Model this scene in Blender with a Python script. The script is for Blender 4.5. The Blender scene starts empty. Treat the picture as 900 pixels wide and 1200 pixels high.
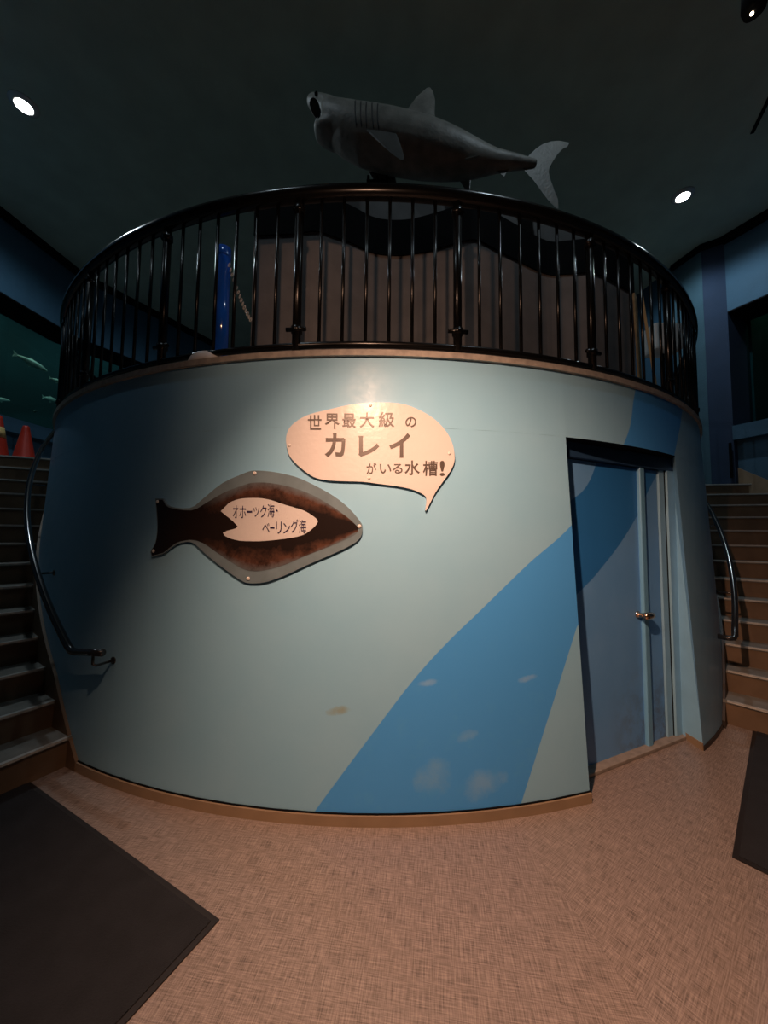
import bpy, bmesh, math, random
from mathutils import Vector, Matrix
from math import sin, cos, radians, degrees, pi, hypot, atan2

random.seed(7)
S = bpy.context.scene
COL = S.collection

# ------------------------------------------------------------------ camera
F_PX, PITCH, ROLL, EYE = 420.0, 0.062, 0.011, 1.5
cd = bpy.data.cameras.new('camera')
cam = bpy.data.objects.new('camera', cd)
COL.objects.link(cam)
_f = Vector((0, cos(PITCH), sin(PITCH)))
_r0, _u0 = Vector((1, 0, 0)), Vector((0, -sin(PITCH), cos(PITCH)))
_r = cos(ROLL) * _r0 + sin(ROLL) * _u0
_u = -sin(ROLL) * _r0 + cos(ROLL) * _u0
m = Matrix((_r, _u, -_f)).transposed().to_4x4()
m.translation = (0, 0, EYE)
cam.matrix_world = m
cd.sensor_fit = 'VERTICAL'
cd.sensor_height = 36.0
cd.lens = 36.0 * F_PX / 1200.0
cd.clip_start = 0.02
S.camera = cam

# ------------------------------------------------------------------ view + world
S.view_settings.view_transform = 'Standard'
S.view_settings.look = 'None'
S.view_settings.exposure = 0.0
S.view_settings.gamma = 1.0
S.view_settings.use_curve_mapping = False
w = bpy.data.worlds.new('world')
S.world = w
w.use_nodes = True
w.node_tree.nodes['Background'].inputs[0].default_value = (0.3, 0.4, 0.5, 1)
w.node_tree.nodes['Background'].inputs[1].default_value = 0.0

# ------------------------------------------------------------------ lamps that light the place
def spot(name, loc, target, watts, color, angle, blend, size):
    l = bpy.data.lights.new(name, 'SPOT')
    l.energy, l.color = watts, color
    l.spot_size, l.spot_blend, l.shadow_soft_size = radians(angle), blend, size
    o = bpy.data.objects.new(name, l)
    COL.objects.link(o)
    o.location = loc
    d = Vector(target) - Vector(loc)
    o.rotation_euler = d.to_track_quat('-Z', 'Y').to_euler()
    return o

WARM = (1.0, 0.56, 0.36)
COOL = (0.72, 0.89, 1.0)
HALL_LAMPS = [((-0.22, 0.42, 3.10), (0.60, 1.72, 0.75), 415, 101), ((-1.22, 0.21, 3.10), (1.4, 2.0, 0.7), 36, 116)]
for _p, _t, _w, _a in HALL_LAMPS:
    spot('hall_spot', _p, _t, _w, WARM, _a, 1.0, 0.035)
SCREEN_FILL = spot('screen_fill', (-0.22, 0.42, 3.09), (0.3, 2.2, 2.9), 36, WARM, 110, 0.8, 0.03)  # added wide beam at the first hall lamp, brightens the screen
ATRIUM_LAMPS = [(-4.028, 3.676, 6.2), (4.063, 4.65, 6.2), (-1.6, 1.5, 6.2), (1.6, 1.5, 6.2)]  # last two are added out of frame, to brighten tank wall and shark
for _p in ATRIUM_LAMPS:
    spot('atrium_spot', (_p[0], _p[1], 6.10), (_p[0] * 0.8, _p[1], 0), 85 if _p[1] > 2 else (22 if _p[0] < 0 else 36), COOL, 172, 0.35, 0.06)

# ------------------------------------------------------------------ the drum
XC, YC = -0.072, 6.315
R0, R1, H = 4.37, 4.26, 2.556          # foot radius, top radius, height
RR, ZR = 4.236, 3.645                  # railing radius, top of the hand rail


def rd(z):
    return R0 + (R1 - R0) * z / H


def pol(phi, r, z):
    a = radians(phi)
    return Vector((XC + r * sin(a), YC - r * cos(a), z))


# ------------------------------------------------------------------ material helpers
def mat(name, color, rough=0.6, metal=0.0, noise=0.0, scale=8.0, bump=0.0, bscale=40.0, coat=0.0, spec=0.5, dark=None):
    mt = bpy.data.materials.new(name)
    mt.use_nodes = True
    nt = mt.node_tree
    b = nt.nodes['Principled BSDF']
    b.inputs['Roughness'].default_value = rough
    b.inputs['Metallic'].default_value = metal
    b.inputs['Coat Weight'].default_value = coat
    b.inputs['Specular IOR Level'].default_value = spec
    b.inputs['Base Color'].default_value = (*color, 1)
    tc = nt.nodes.new('ShaderNodeTexCoord')
    n = nt.nodes.new('ShaderNodeTexNoise')
    n.inputs['Scale'].default_value = scale
    n.inputs['Detail'].default_value = 5
    nt.links.new(tc.outputs['Object'], n.inputs['Vector'])
    mx = nt.nodes.new('ShaderNodeMix')
    mx.data_type = 'RGBA'
    d = dark if dark else tuple(c * (1 - noise) for c in color)
    mx.inputs[6].default_value = (*d, 1)
    mx.inputs[7].default_value = (*color, 1)
    rm = nt.nodes.new('ShaderNodeMapRange')
    rm.inputs[1].default_value, rm.inputs[2].default_value = 0.3, 0.7
    nt.links.new(n.outputs[0], rm.inputs[0])
    nt.links.new(rm.outputs[0], mx.inputs[0])
    nt.links.new(mx.outputs[2], b.inputs['Base Color'])
    if bump:
        n2 = nt.nodes.new('ShaderNodeTexNoise')
        n2.inputs['Scale'].default_value = bscale
        n2.inputs['Detail'].default_value = 3
        nt.links.new(tc.outputs['Object'], n2.inputs['Vector'])
        bp = nt.nodes.new('ShaderNodeBump')
        bp.inputs['Strength'].default_value = bump
        bp.inputs['Distance'].default_value = 0.01
        nt.links.new(n2.outputs[0], bp.inputs['Height'])
        nt.links.new(bp.outputs[0], b.inputs['Normal'])
    return mt


def emis(name, color, strength):
    mt = bpy.data.materials.new(name)
    mt.use_nodes = True
    b = mt.node_tree.nodes['Principled BSDF']
    b.inputs['Base Color'].default_value = (*color, 1)
    b.inputs['Emission Color'].default_value = (*color, 1)
    b.inputs['Emission Strength'].default_value = strength
    return mt


class NT:
    """small helper to chain math nodes"""
    def __init__(self, mt):
        self.nt = mt.node_tree
        self.b = self.nt.nodes['Principled BSDF']

    def new(self, t):
        return self.nt.nodes.new(t)

    def link(self, a, b):
        self.nt.links.new(a, b)

    def m(self, op, a, b=None, c=None):
        n = self.new('ShaderNodeMath')
        n.operation = op
        for i, v in enumerate((a, b, c)):
            if v is None:
                continue
            if isinstance(v, (int, float)):
                n.inputs[i].default_value = v
            else:
                self.link(v, n.inputs[i])
        return n.outputs[0]

    def mix(self, fac, a, b):
        n = self.new('ShaderNodeMix')
        n.data_type = 'RGBA'
        for i, v in ((0, fac), (6, a), (7, b)):
            if isinstance(v, tuple):
                n.inputs[i].default_value = (*v, 1)
            elif isinstance(v, (int, float)):
                n.inputs[i].default_value = v
            else:
                self.link(v, n.inputs[i])
        return n.outputs[2]

    def noise(self, vec, scale, detail=4, rough=0.5):
        n = self.new('ShaderNodeTexNoise')
        n.inputs['Scale'].default_value = scale
        n.inputs['Detail'].default_value = detail
        n.inputs['Roughness'].default_value = rough
        if vec is not None:
            self.link(vec, n.inputs['Vector'])
        return n.outputs[0]

    def rng(self, v, a, b, c=0.0, d=1.0):
        n = self.new('ShaderNodeMapRange')
        for i, q in enumerate((a, b, c, d)):
            n.inputs[i + 1].default_value = q
        self.link(v, n.inputs[0])
        return n.outputs[0]

    def curve(self, v, pts, straight=False):
        """pts in 0..1 space"""
        n = self.new('ShaderNodeFloatCurve')
        cv = n.mapping.curves[0]
        cv.points[0].location = pts[0]
        cv.points[1].location = pts[-1]
        for p in pts[1:-1]:
            cv.points.new(*p)
        if straight:
            for p_ in cv.points:
                p_.handle_type = 'VECTOR'
        n.mapping.update()
        self.link(v, n.inputs['Value'])
        return n.outputs[0]

    def pos(self):
        g = self.new('ShaderNodeNewGeometry')
        sp = self.new('ShaderNodeSeparateXYZ')
        self.link(g.outputs['Position'], sp.inputs[0])
        return g.outputs['Position'], sp.outputs[0], sp.outputs[1], sp.outputs[2]


PAINT_BLUE = (0.075, 0.355, 0.86)
STRIPE_L = [(-3.66, .049), (-1.79, .241), (-.063, .412), (3.514, .748), (5.71, .916), (8.011, 1.068), (12.325, 1.341), (16.286, 1.56), (23.741, 2.191), (25.422, 2.515)]
STRIPE_R = [(10.89, .044), (13.208, .441), (16.413, .962), (24.4, 1.62), (32.023, 2.113), (34.475, 2.378), (35.898, 2.541)]


def drum_paint():
    mt = bpy.data.materials.new('drum_paint')
    mt.use_nodes = True
    k = NT(mt)
    P, x, y, z = k.pos()
    phi = k.m('MULTIPLY', k.m('ARCTAN2', k.m('SUBTRACT', x, XC), k.m('SUBTRACT', YC, y)), 180 / pi)
    pn = k.m('DIVIDE', k.m('ADD', phi, 20.0), 70.0)
    zn = k.m('DIVIDE', z, 2.6)
    ext = lambda L, a, b: [(0.0, (a + 20) / 70)] + [(q[1] / 2.6, (q[0] + 20) / 70) for q in L] + [(1.0, (b + 20) / 70)]
    cl = k.curve(zn, ext(STRIPE_L, -4.1, 26.0))
    cr = k.curve(zn, ext(STRIPE_R, 10.6, 36.6), True)
    mask = k.m('MULTIPLY', k.rng(k.m('SUBTRACT', pn, cl), 0.0, 0.0006), k.rng(k.m('SUBTRACT', cr, pn), 0.0, 0.0006))
    n1 = k.noise(P, 2.2, 6, 0.6)
    n2 = k.noise(P, 9.0, 5, 0.65)
    pale = k.mix(k.rng(n1, .35, .7), (0.258, 0.525, 0.735), (0.285, 0.55, 0.755))
    # wear: pale scuffs on the blue band, heavier near the floor
    sc = k.m('MULTIPLY', k.rng(n2, .56, .75), k.rng(z, 0.9, 0.1, 0.12, 0.55))
    blue = k.mix(sc, PAINT_BLUE, (0.10, 0.40, 0.82))
    c = k.mix(mask, pale, blue)
    # a couple of small stains
    # a brown smear low on the wall and pale scuffs on the blue band (azimuth, height, half sizes, colour)
    for a0, z0, da, dz, colr in ((-2.0, .56, .85, .022, (0.26, 0.30, 0.20)), (11.9, .70, .75, .018, (0.30, 0.52, 0.78)), (4.1, .70, .7, .016, (0.24, 0.48, 0.80)), (8.2, .18, 1.6, .07, (0.20, 0.44, 0.76)), (6.9, .42, .8, .03, (0.20, 0.46, 0.80)), (4.6, .22, 1.2, .09, (0.18, 0.43, 0.76))):
        e1 = k.m('DIVIDE', k.m('SUBTRACT', phi, a0), da)
        e2 = k.m('DIVIDE', k.m('SUBTRACT', k.m('SUBTRACT', z, z0), k.m('MULTIPLY', k.m('SUBTRACT', phi, a0), .012)), dz)
        q = k.m('ADD', k.m('ADD', k.m('MULTIPLY', e1, e1), k.m('MULTIPLY', e2, e2)), k.m('MULTIPLY', k.m('SUBTRACT', n2, .5), 4.0))
        c = k.mix(k.rng(q, 1.25, -.2, 0, .75), c, colr)
    k.link(c, k.b.inputs['Base Color'])
    k.link(k.rng(n2, .3, .7, .30, .46), k.b.inputs['Roughness'])
    k.b.inputs['Specular IOR Level'].default_value = 0.20
    bp = k.new('ShaderNodeBump')
    bp.inputs['Strength'].default_value = 0.10
    bp.inputs['Distance'].default_value = 0.004
    k.link(k.noise(P, 26.0, 4, 0.6), bp.inputs['Height'])
    k.link(bp.outputs[0], k.b.inputs['Normal'])
    return mt


D0 = Vector((1.338, 2.407, 0.0))
DD = Vector((0.911, 0.412, 0.0)).normalized()
DN = Vector((-DD.y, DD.x, 0.0))        # points into the drum


def door_paint():
    mt = bpy.data.materials.new('door_paint')
    mt.use_nodes = True
    k = NT(mt)
    P, x, y, z = k.pos()
    s = k.m('ADD', k.m('MULTIPLY', k.m('SUBTRACT', x, D0.x), DD.x), k.m('MULTIPLY', k.m('SUBTRACT', y, D0.y), DD.y))
    sn = k.m('DIVIDE', k.m('ADD', s, 0.3), 1.4)
    lo = k.curve(sn, [(0.0, .98 / 2.6), (.166, 1.123 / 2.6), (.308, 1.25 / 2.6), (.63, 1.647 / 2.6), (.706, 1.789 / 2.6), (.81, 1.965 / 2.6), (1.0, 2.3 / 2.6)])
    up = k.curve(sn, [(0.0, 1.66 / 2.6), (.158, 1.758 / 2.6), (.25, 1.853 / 2.6), (.323, 2.015 / 2.6), (.42, 2.3 / 2.6), (1.0, 2.55 / 2.6)])
    zn = k.m('DIVIDE', z, 2.6)
    mask = k.m('MULTIPLY', k.rng(k.m('SUBTRACT', zn, lo), 0, .002), k.rng(k.m('SUBTRACT', up, zn), 0, .002))
    n1 = k.noise(P, 3.0, 6, 0.6)
    base = k.mix(k.rng(n1, .35, .7), (0.13, 0.36, 0.74), (0.16, 0.40, 0.78))
    c = k.mix(mask, base, (0.025, 0.19, 0.55))
    # scuffed dirt towards the meeting edge of the leaves, near the floor
    dirt = k.m('MULTIPLY', k.m('MULTIPLY', k.rng(z, .62, .1), k.rng(s, .2, .6)), k.rng(k.noise(P, 7.0, 5, .7), .42, .62, 0, .7))
    c = k.mix(dirt, c, (0.10, 0.09, 0.085))
    k.link(c, k.b.inputs['Base Color'])
    k.b.inputs['Roughness'].default_value = 0.5
    return mt


def floor_mat():
    mt = bpy.data.materials.new('linen_vinyl')
    mt.use_nodes = True
    k = NT(mt)
    P, x, y, z = k.pos()
    # a sheet joint runs away from the drum; the weave turns on the other side of it
    side = k.m('GREATER_THAN', k.m('ADD', k.m('SUBTRACT', x, 0.69), k.m('MULTIPLY', k.m('SUBTRACT', y, 1.98), 0.21)), 0.0)

    def weave(rot):
        mp = k.new('ShaderNodeMapping')
        mp.inputs['Rotation'].default_value = (0, 0, radians(rot))
        k.link(P, mp.inputs[0])
        outs = []
        for sc in ((250, 13.0, 1), (13.0, 250, 1)):
            m2 = k.new('ShaderNodeMapping')
            m2.inputs['Scale'].default_value = sc
            k.link(mp.outputs[0], m2.inputs[0])
            outs.append(k.noise(m2.outputs[0], 1.0, 3, 0.6))
        return k.m('ADD', outs[0], outs[1])
    a, b = weave(8), weave(-38)
    n = k.new('ShaderNodeMix')
    n.data_type = 'FLOAT'
    k.link(side, n.inputs[0]); k.link(a, n.inputs[2]); k.link(b, n.inputs[3])
    v = n.outputs[0]
    c = k.mix(k.rng(v, .72, 1.28), (0.125, 0.096, 0.080), (0.43, 0.338, 0.288))
    big = k.rng(k.noise(P, 1.3, 4, .55), .3, .7)
    c = k.mix(k.m('MULTIPLY', big, 0.25), c, (0.23, 0.18, 0.155))
    k.link(c, k.b.inputs['Base Color'])
    k.b.inputs['Roughness'].default_value = 0.27
    k.b.inputs['Specular IOR Level'].default_value = 0.5
    bp = k.new('ShaderNodeBump')
    bp.inputs['Strength'].default_value = 0.25
    bp.inputs['Distance'].default_value = 0.003
    k.link(v, bp.inputs['Height'])
    k.link(bp.outputs[0], k.b.inputs['Normal'])
    return mt


def fish_print():
    mt = bpy.data.materials.new('fish_print')
    mt.use_nodes = True
    k = NT(mt)
    P, x, y, z = k.pos()
    phi = k.m('MULTIPLY', k.m('ARCTAN2', k.m('SUBTRACT', x, XC), k.m('SUBTRACT', YC, y)), 180 / pi)
    # t = distance from the mid line as a share of the body's half height there
    hh = [(-20, .06), (-17, .12), (-15, .10), (-13.2, .12), (-11.6, .17), (-9.1, .2525), (-7.7, .248), (-5.9, .215), (-4.3, .165), (-2.9, .112), (-1.8, .065), (-1.0, .03), (0, .02)]
    hv = k.curve(k.m('DIVIDE', k.m('ADD', phi, 20.0), 20.0), [((a + 20) / 20, b) for a, b in hh])
    t = k.m('DIVIDE', k.m('ABSOLUTE', k.m('SUBTRACT', z, 1.540)), hv)
    n = k.noise(P, 13.0, 6, .7)
    wob = k.m('MULTIPLY', k.m('SUBTRACT', n, .5), .75)
    body = k.rng(phi, -13.5, -10.5)
    band = k.m('MULTIPLY', k.rng(k.m('ADD', t, wob), .5, .85), body)
    c = k.mix(k.m('MULTIPLY', band, k.rng(n, .25, .55)), (0.016, 0.011, 0.010), (0.095, 0.045, 0.030))
    edge = k.m('MULTIPLY', k.rng(k.m('ADD', t, k.m("MULTIPLY", wob, .45)), .82, 1.05), body)
    c = k.mix(k.m('MULTIPLY', edge, .9), c, (0.12, 0.155, 0.175))
    k.link(c, k.b.inputs['Base Color'])
    k.b.inputs['Roughness'].default_value = 0.22
    return mt


M = dict(
    drum=drum_paint(), door=door_paint(), floor=floor_mat(), fish_print=fish_print(),
    frame=mat('frame_paint', (0.27, 0.52, 0.72), .45, noise=.12),
    reveal=mat('reveal_paint', (0.27, 0.55, 0.78), .5, noise=.1),
    mullion=mat('mullion_paint', (0.17, 0.43, 0.68), .4, noise=.06),
    sill=mat('sill_stone', (0.33, 0.29, 0.25), .6, noise=.3, scale=20),
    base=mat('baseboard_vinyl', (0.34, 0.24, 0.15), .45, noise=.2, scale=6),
    rim=mat('rim_stone', (0.42, 0.38, 0.33), .6, noise=.35, scale=25, bump=.2),
    black=mat('black_gloss', (0.005, 0.005, 0.005), .24, spec=.4, noise=.2),
    blackmatt=mat('black_matt', (0.006, 0.006, 0.007), .8, noise=.2, spec=.08),
    headpaint=mat('head_paint', (0.02, 0.06, 0.14), .5, noise=.1),
    skirt_shaded=mat('skirting_shaded', (0.035, 0.024, 0.018), .5, noise=.3),  # brown skirting with the shadow right of the door put into its colour
    steel=mat('dull_steel', (0.30, 0.29, 0.27), .32, metal=1.0, noise=.2, scale=30),
    rail=mat('dark_tube', (0.016, 0.016, 0.017), .16, spec=.8, coat=.5, noise=.2),
    copper=mat('worn_brass', (0.62, 0.42, 0.30), .22, metal=1.0, noise=.15, scale=40),
    nosing=mat('nosing_metal', (0.72, 0.71, 0.66), .42, metal=0.35, noise=.25, scale=30),
    tread=mat('tread_vinyl', (0.26, 0.25, 0.22), .55, noise=.35, scale=7),
    riser=mat('riser_vinyl', (0.20, 0.130, 0.078), .55, noise=.3, scale=5),
    ceiling=mat('ceiling_paint', (0.60, 0.70, 0.57), .9, noise=.15, scale=3),
    wall=mat('wall_blue', (0.036, 0.105, 0.175), .75, noise=.15, scale=4, bump=.25, bscale=60),
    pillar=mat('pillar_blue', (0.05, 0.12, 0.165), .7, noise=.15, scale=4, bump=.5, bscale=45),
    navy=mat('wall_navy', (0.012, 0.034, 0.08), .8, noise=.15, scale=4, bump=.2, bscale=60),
    tan=mat('skirting_tan', (0.26, 0.19, 0.12), .7, noise=.3, scale=5),
    hall=mat('hall_paint', (0.10, 0.12, 0.13), .9, noise=.15),
    mat_pile=mat('mat_pile', (0.017, 0.018, 0.022), .95, noise=.35, scale=9, bump=.6, bscale=220),
    mat_edge=mat('mat_rubber', (0.018, 0.014, 0.013), .6, noise=.2),
    panel=mat('panel_grey', (0.19, 0.18, 0.175), .75, noise=.25, scale=6, bump=.15, bscale=30),
    shark=mat('shark_skin', (0.26, 0.25, 0.22), .5, noise=.45, scale=9, bump=.25, bscale=45),
    shaded_fin=mat('shaded_fin_skin', (0.085, 0.082, 0.075), .6, noise=.4, scale=9),  # body skin darkened, shade under the shark put into the pectoral colour
    gum=mat('shark_mouth', (0.035, 0.018, 0.016), .45, noise=.3),
    shark_dark=mat('shark_slit', (0.02, 0.02, 0.019), .6, noise=.2),
    cream=mat('sign_white', (0.64, 0.62, 0.61), .30, noise=.05, scale=4, spec=.32, bump=.12, bscale=30),
    ink=mat('sign_ink', (0.085, 0.065, 0.055), .4, noise=.1),
    navyink=mat('sign_navy_ink', (0.025, 0.018, 0.065), .4, noise=.1),
    acrylic=mat('sign_grey_edge', (0.17, 0.24, 0.28), .2, noise=.2, scale=10),
    screw=mat('screw_white', (0.75, 0.72, 0.68), .35, noise=.1),
    white=mat('white_plastic', (0.80, 0.79, 0.77), .45, noise=.1),
    blue=mat('blue_tube', (0.015, 0.13, 0.70), .12, noise=.15, coat=.6),
    bead=mat('chain_plastic', (0.85, 0.85, 0.80), .3, noise=.1),
    wood=mat('yellow_board', (0.85, 0.68, 0.38), .5, noise=.25, scale=9),
    wood2=mat('knotty_board', (0.45, 0.34, 0.18), .6, noise=.5, scale=14),
    grey=mat('grey_board', (0.16, 0.16, 0.16), .6, noise=.1),
    cone=mat('cone_red', (0.60, 0.045, 0.025), .4, noise=.15),
    yellow=mat('cone_band', (0.75, 0.55, 0.22), .4, noise=.1),
    silver_fish=mat('pale_fish', (0.95, 0.97, 0.80), .3, noise=.25, scale=12),
    dark_fish=mat('dark_fish', (0.10, 0.13, 0.11), .5, noise=.3, scale=12),
    tank_back=mat('tank_back', (0.015, 0.055, 0.065), .9, noise=.4, scale=1.5),
    lamp=emis('lamp_lens', (1.0, 0.97, 0.92), 60.0),
    lampwarm=emis('lamp_lens_warm', (1.0, 0.80, 0.55), 12.0),
    exitlamp=emis('emergency_lens', (0.75, 1.0, 0.93), 2.2),
    reflector=mat('lamp_reflector', (0.7, 0.7, 0.7), .25, noise=.05),
    eye=mat('eye_gloss', (0.004, 0.004, 0.004), .08, noise=.1),
)


def glass_mat(name, tint, rough=0.02, alpha=.25):
    mt = bpy.data.materials.new(name)
    mt.use_nodes = True
    nt = mt.node_tree
    out = nt.nodes['Material Output']
    tr = nt.nodes.new('ShaderNodeBsdfTransparent')
    tr.inputs[0].default_value = (*tint, 1)
    gl = nt.nodes.new('ShaderNodeBsdfGlossy')
    gl.inputs['Roughness'].default_value = rough
    fr = nt.nodes.new('ShaderNodeFresnel')
    fr.inputs['IOR'].default_value = 1.45
    mx = nt.nodes.new('ShaderNodeMixShader')
    ge = nt.nodes.new('ShaderNodeNewGeometry')
    fm = nt.nodes.new('ShaderNodeMath')
    fm.operation = 'MULTIPLY'
    iv = nt.nodes.new('ShaderNodeMath')
    iv.operation = 'SUBTRACT'
    iv.inputs[0].default_value = 1.0
    nt.links.new(ge.outputs['Backfacing'], iv.inputs[1])
    nt.links.new(fr.outputs[0], fm.inputs[0])
    nt.links.new(iv.outputs[0], fm.inputs[1])
    nt.links.new(fm.outputs[0], mx.inputs[0])
    nt.links.new(tr.outputs[0], mx.inputs[1])
    nt.links.new(gl.outputs[0], mx.inputs[2])
    nt.links.new(mx.outputs[0], out.inputs['Surface'])
    return mt


M['glass'] = glass_mat('aquarium_glass', (0.62, 0.80, 0.80))


# ------------------------------------------------------------------ object helpers
def link_mesh(name, bm, material, parent=None, smooth=False, me=None):
    if me is None:
        bmesh.ops.recalc_face_normals(bm, faces=bm.faces[:])
        me = bpy.data.meshes.new(name)
        bm.to_mesh(me)
        bm.free()
        me.materials.append(material)
        if smooth:
            for p in me.polygons:
                p.use_smooth = True
    o = bpy.data.objects.new(name, me)
    COL.objects.link(o)
    if parent is not None:
        o.parent = parent
        o.matrix_parent_inverse = parent.matrix_world.inverted() if parent.type != 'EMPTY' else Matrix.Translation(-Vector(parent.location))
    return o


def thing(name, label, cat, loc=(0, 0, 0), group=None):
    o = bpy.data.objects.new(name, None)
    o.empty_display_size = .1
    COL.objects.link(o)
    o.location = loc
    o['label'], o['category'] = label, cat
    if group:
        o['group'] = group
    return o


def tag(o, label, cat, group=None):
    o['label'], o['category'] = label, cat
    if group:
        o['group'] = group
    return o


def struct(o):
    o['kind'] = 'structure'
    return o


def box(bm, c, sx, sy, sz, ax=None, bevel=0.0):
    """box centred at c; ax = (x axis, y axis, z axis)"""
    ax = ax or (Vector((1, 0, 0)), Vector((0, 1, 0)), Vector((0, 0, 1)))
    c = Vector(c)
    vs = []
    for k in (-1, 1):
        for j in (-1, 1):
            for i in (-1, 1):
                vs.append(bm.verts.new(c + ax[0] * (i * sx / 2) + ax[1] * (j * sy / 2) + ax[2] * (k * sz / 2)))
    fs = []
    for q in ((0, 1, 3, 2), (4, 6, 7, 5), (0, 4, 5, 1), (2, 3, 7, 6), (0, 2, 6, 4), (1, 5, 7, 3)):
        fs.append(bm.faces.new([vs[i] for i in q]))
    if bevel:
        es = list({e for f_ in fs for e in f_.edges})
        bmesh.ops.bevel(bm, geom=es, offset=bevel, segments=2, affect='EDGES', profile=.5)


def tube(bm, pts, r, n=8, caps=True, rs=None):
    pts = [Vector(p) for p in pts]
    rings = []
    prev = None
    for i, p in enumerate(pts):
        t = (pts[min(i + 1, len(pts) - 1)] - pts[max(i - 1, 0)]).normalized()
        if prev is None:
            up = Vector((0, 0, 1)) if abs(t.z) < .9 else Vector((1, 0, 0))
            a = t.cross(up).normalized()
        else:
            a = (prev - t * prev.dot(t)).normalized()
        prev = a
        b = t.cross(a)
        rr = rs[i] if rs else r
        rings.append([bm.verts.new(p + (a * cos(2 * pi * k / n) + b * sin(2 * pi * k / n)) * rr) for k in range(n)])
    for a, b in zip(rings, rings[1:]):
        for k in range(n):
            bm.faces.new((a[k], a[(k + 1) % n], b[(k + 1) % n], b[k]))
    if caps:
        bm.faces.new(rings[0][::-1])
        bm.faces.new(rings[-1])


def lathe(bm, prof, c=(0, 0, 0), n=24, ax=None):
    """prof: (radius, height) list turned about z through c"""
    c = Vector(c)
    ax = ax or (Vector((1, 0, 0)), Vector((0, 1, 0)), Vector((0, 0, 1)))
    rings = []
    for r, z in prof:
        if r < 1e-6:
            rings.append([bm.verts.new(c + ax[2] * z)])
        else:
            rings.append([bm.verts.new(c + ax[0] * (r * cos(2 * pi * k / n)) + ax[1] * (r * sin(2 * pi * k / n)) + ax[2] * z) for k in range(n)])
    for a, b in zip(rings, rings[1:]):
        for k in range(n):
            k2 = (k + 1) % n
            if len(a) == 1 and len(b) == 1:
                continue
            if len(a) == 1:
                bm.faces.new((a[0], b[k2], b[k]))
            elif len(b) == 1:
                bm.faces.new((a[k], a[k2], b[0]))
            else:
                bm.faces.new((a[k], a[k2], b[k2], b[k]))
    for r_ in (rings[0], rings[-1]):
        if len(r_) > 2:
            bm.faces.new(r_)


def prism(bm, poly, z0, z1):
    lo = [bm.verts.new((p[0], p[1], z0)) for p in poly]
    hi = [bm.verts.new((p[0], p[1], z1)) for p in poly]
    n = len(poly)
    bm.faces.new(lo[::-1])
    bm.faces.new(hi)
    for i in range(n):
        bm.faces.new((lo[i], lo[(i + 1) % n], hi[(i + 1) % n], hi[i]))


def ring_sector(bm, p0, p1, ra, rb, z0, z1, n=None):
    """solid ring piece; ra/rb may be functions of z-index: numbers or (r at z0, r at z1)"""
    n = n or max(1, int(abs(p1 - p0) / 2))
    rows = []
    two = lambda r: r if isinstance(r, tuple) else (r, r)
    ra, rb = two(ra), two(rb)
    for i in range(n + 1):
        ph = p0 + (p1 - p0) * i / n
        rows.append([bm.verts.new(pol(ph, ra[0], z0)), bm.verts.new(pol(ph, rb[0], z0)), bm.verts.new(pol(ph, rb[1], z1)), bm.verts.new(pol(ph, ra[1], z1))])
    for a, b in zip(rows, rows[1:]):
        for k in range(4):
            bm.faces.new((a[k], a[(k + 1) % 4], b[(k + 1) % 4], b[k]))
    bm.faces.new(rows[0][::-1])
    bm.faces.new(rows[-1])


# ------------------------------------------------------------------ room shell
# inner face of the atrium wall, going round from the left of the hall to its right
LEFT = [(-3.3, 1.08), (-4.9, 2.6), (-5.75, 4.0), (-5.658, 5.06), (-5.564, 6.266), (-4.344, 8.445), (-2.4, 12.0)]
BACK = [(-2.4, 12.0), (2.4, 12.0), (4.7, 8.7), (4.947, 5.944)]
PILLAR = [(4.947, 5.944), (5.051, 5.492), (5.27, 5.33)]
RIGHT = [(5.27, 5.33), (5.47, 4.868), (5.70, 4.34), (5.1, 2.7), (3.6, 1.08)]
ZC, ZH = 6.2, 3.3


def offset(line, d):
    """polyline moved outward (away from the atrium) by d with mitred joints; walls are listed clockwise seen from above"""
    ps = [Vector(p) for p in line]
    ns = []
    for a, b in zip(ps, ps[1:]):
        t = (b - a).normalized()
        ns.append(Vector((-t.y, t.x)))
    out = []
    for i, p in enumerate(ps):
        if i == 0:
            out.append(p + ns[0] * d)
        elif i == len(ps) - 1:
            out.append(p + ns[-1] * d)
        else:
            mvec = (ns[i - 1] + ns[i]).normalized()
            out.append(p + mvec * (d / mvec.dot(ns[i])))
    return out


def band(bm, line, d0, d1, z0, z1):
    a, b = offset(line, d0), offset(line, d1)
    prism(bm, a + b[::-1], z0, z1)


fl = bmesh.new()
allpts = LEFT + BACK[1:] + PILLAR[1:] + RIGHT[1:]
prism(fl, [(-3.3, -4.0), *[tuple(p) for p in allpts], (3.6, -4.0)], -.1, 0.0)
struct(link_mesh('floor', fl, M['floor']))
bm = bmesh.new()
prism(bm, offset(allpts, .3), ZC, ZC + .1)
struct(link_mesh('ceiling', bm, M['ceiling']))
bm = bmesh.new()
prism(bm, [(-3.3, -4.0), (-3.3, 1.08), (3.6, 1.08), (3.6, -4.0)], ZH, ZH + .1)
struct(link_mesh('ceiling', bm, M['hall']))
bm = bmesh.new()
box(bm, (.15, 1.02, (ZH + ZC) / 2 + .05), 6.9, .12, ZC - ZH - .1)
struct(link_mesh('wall_front', bm, M['blackmatt']))
bm = bmesh.new()
box(bm, (-3.35, -1.46, ZH / 2), .1, 5.08, ZH)
struct(link_mesh('wall_hall_left', bm, M['hall']))
bm = bmesh.new()
box(bm, (3.65, -1.46, ZH / 2), .1, 5.08, ZH)
struct(link_mesh('wall_hall_right', bm, M['hall']))
bm = bmesh.new()
box(bm, (.15, -4.05, ZH / 2), 6.9, .1, ZH)
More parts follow.
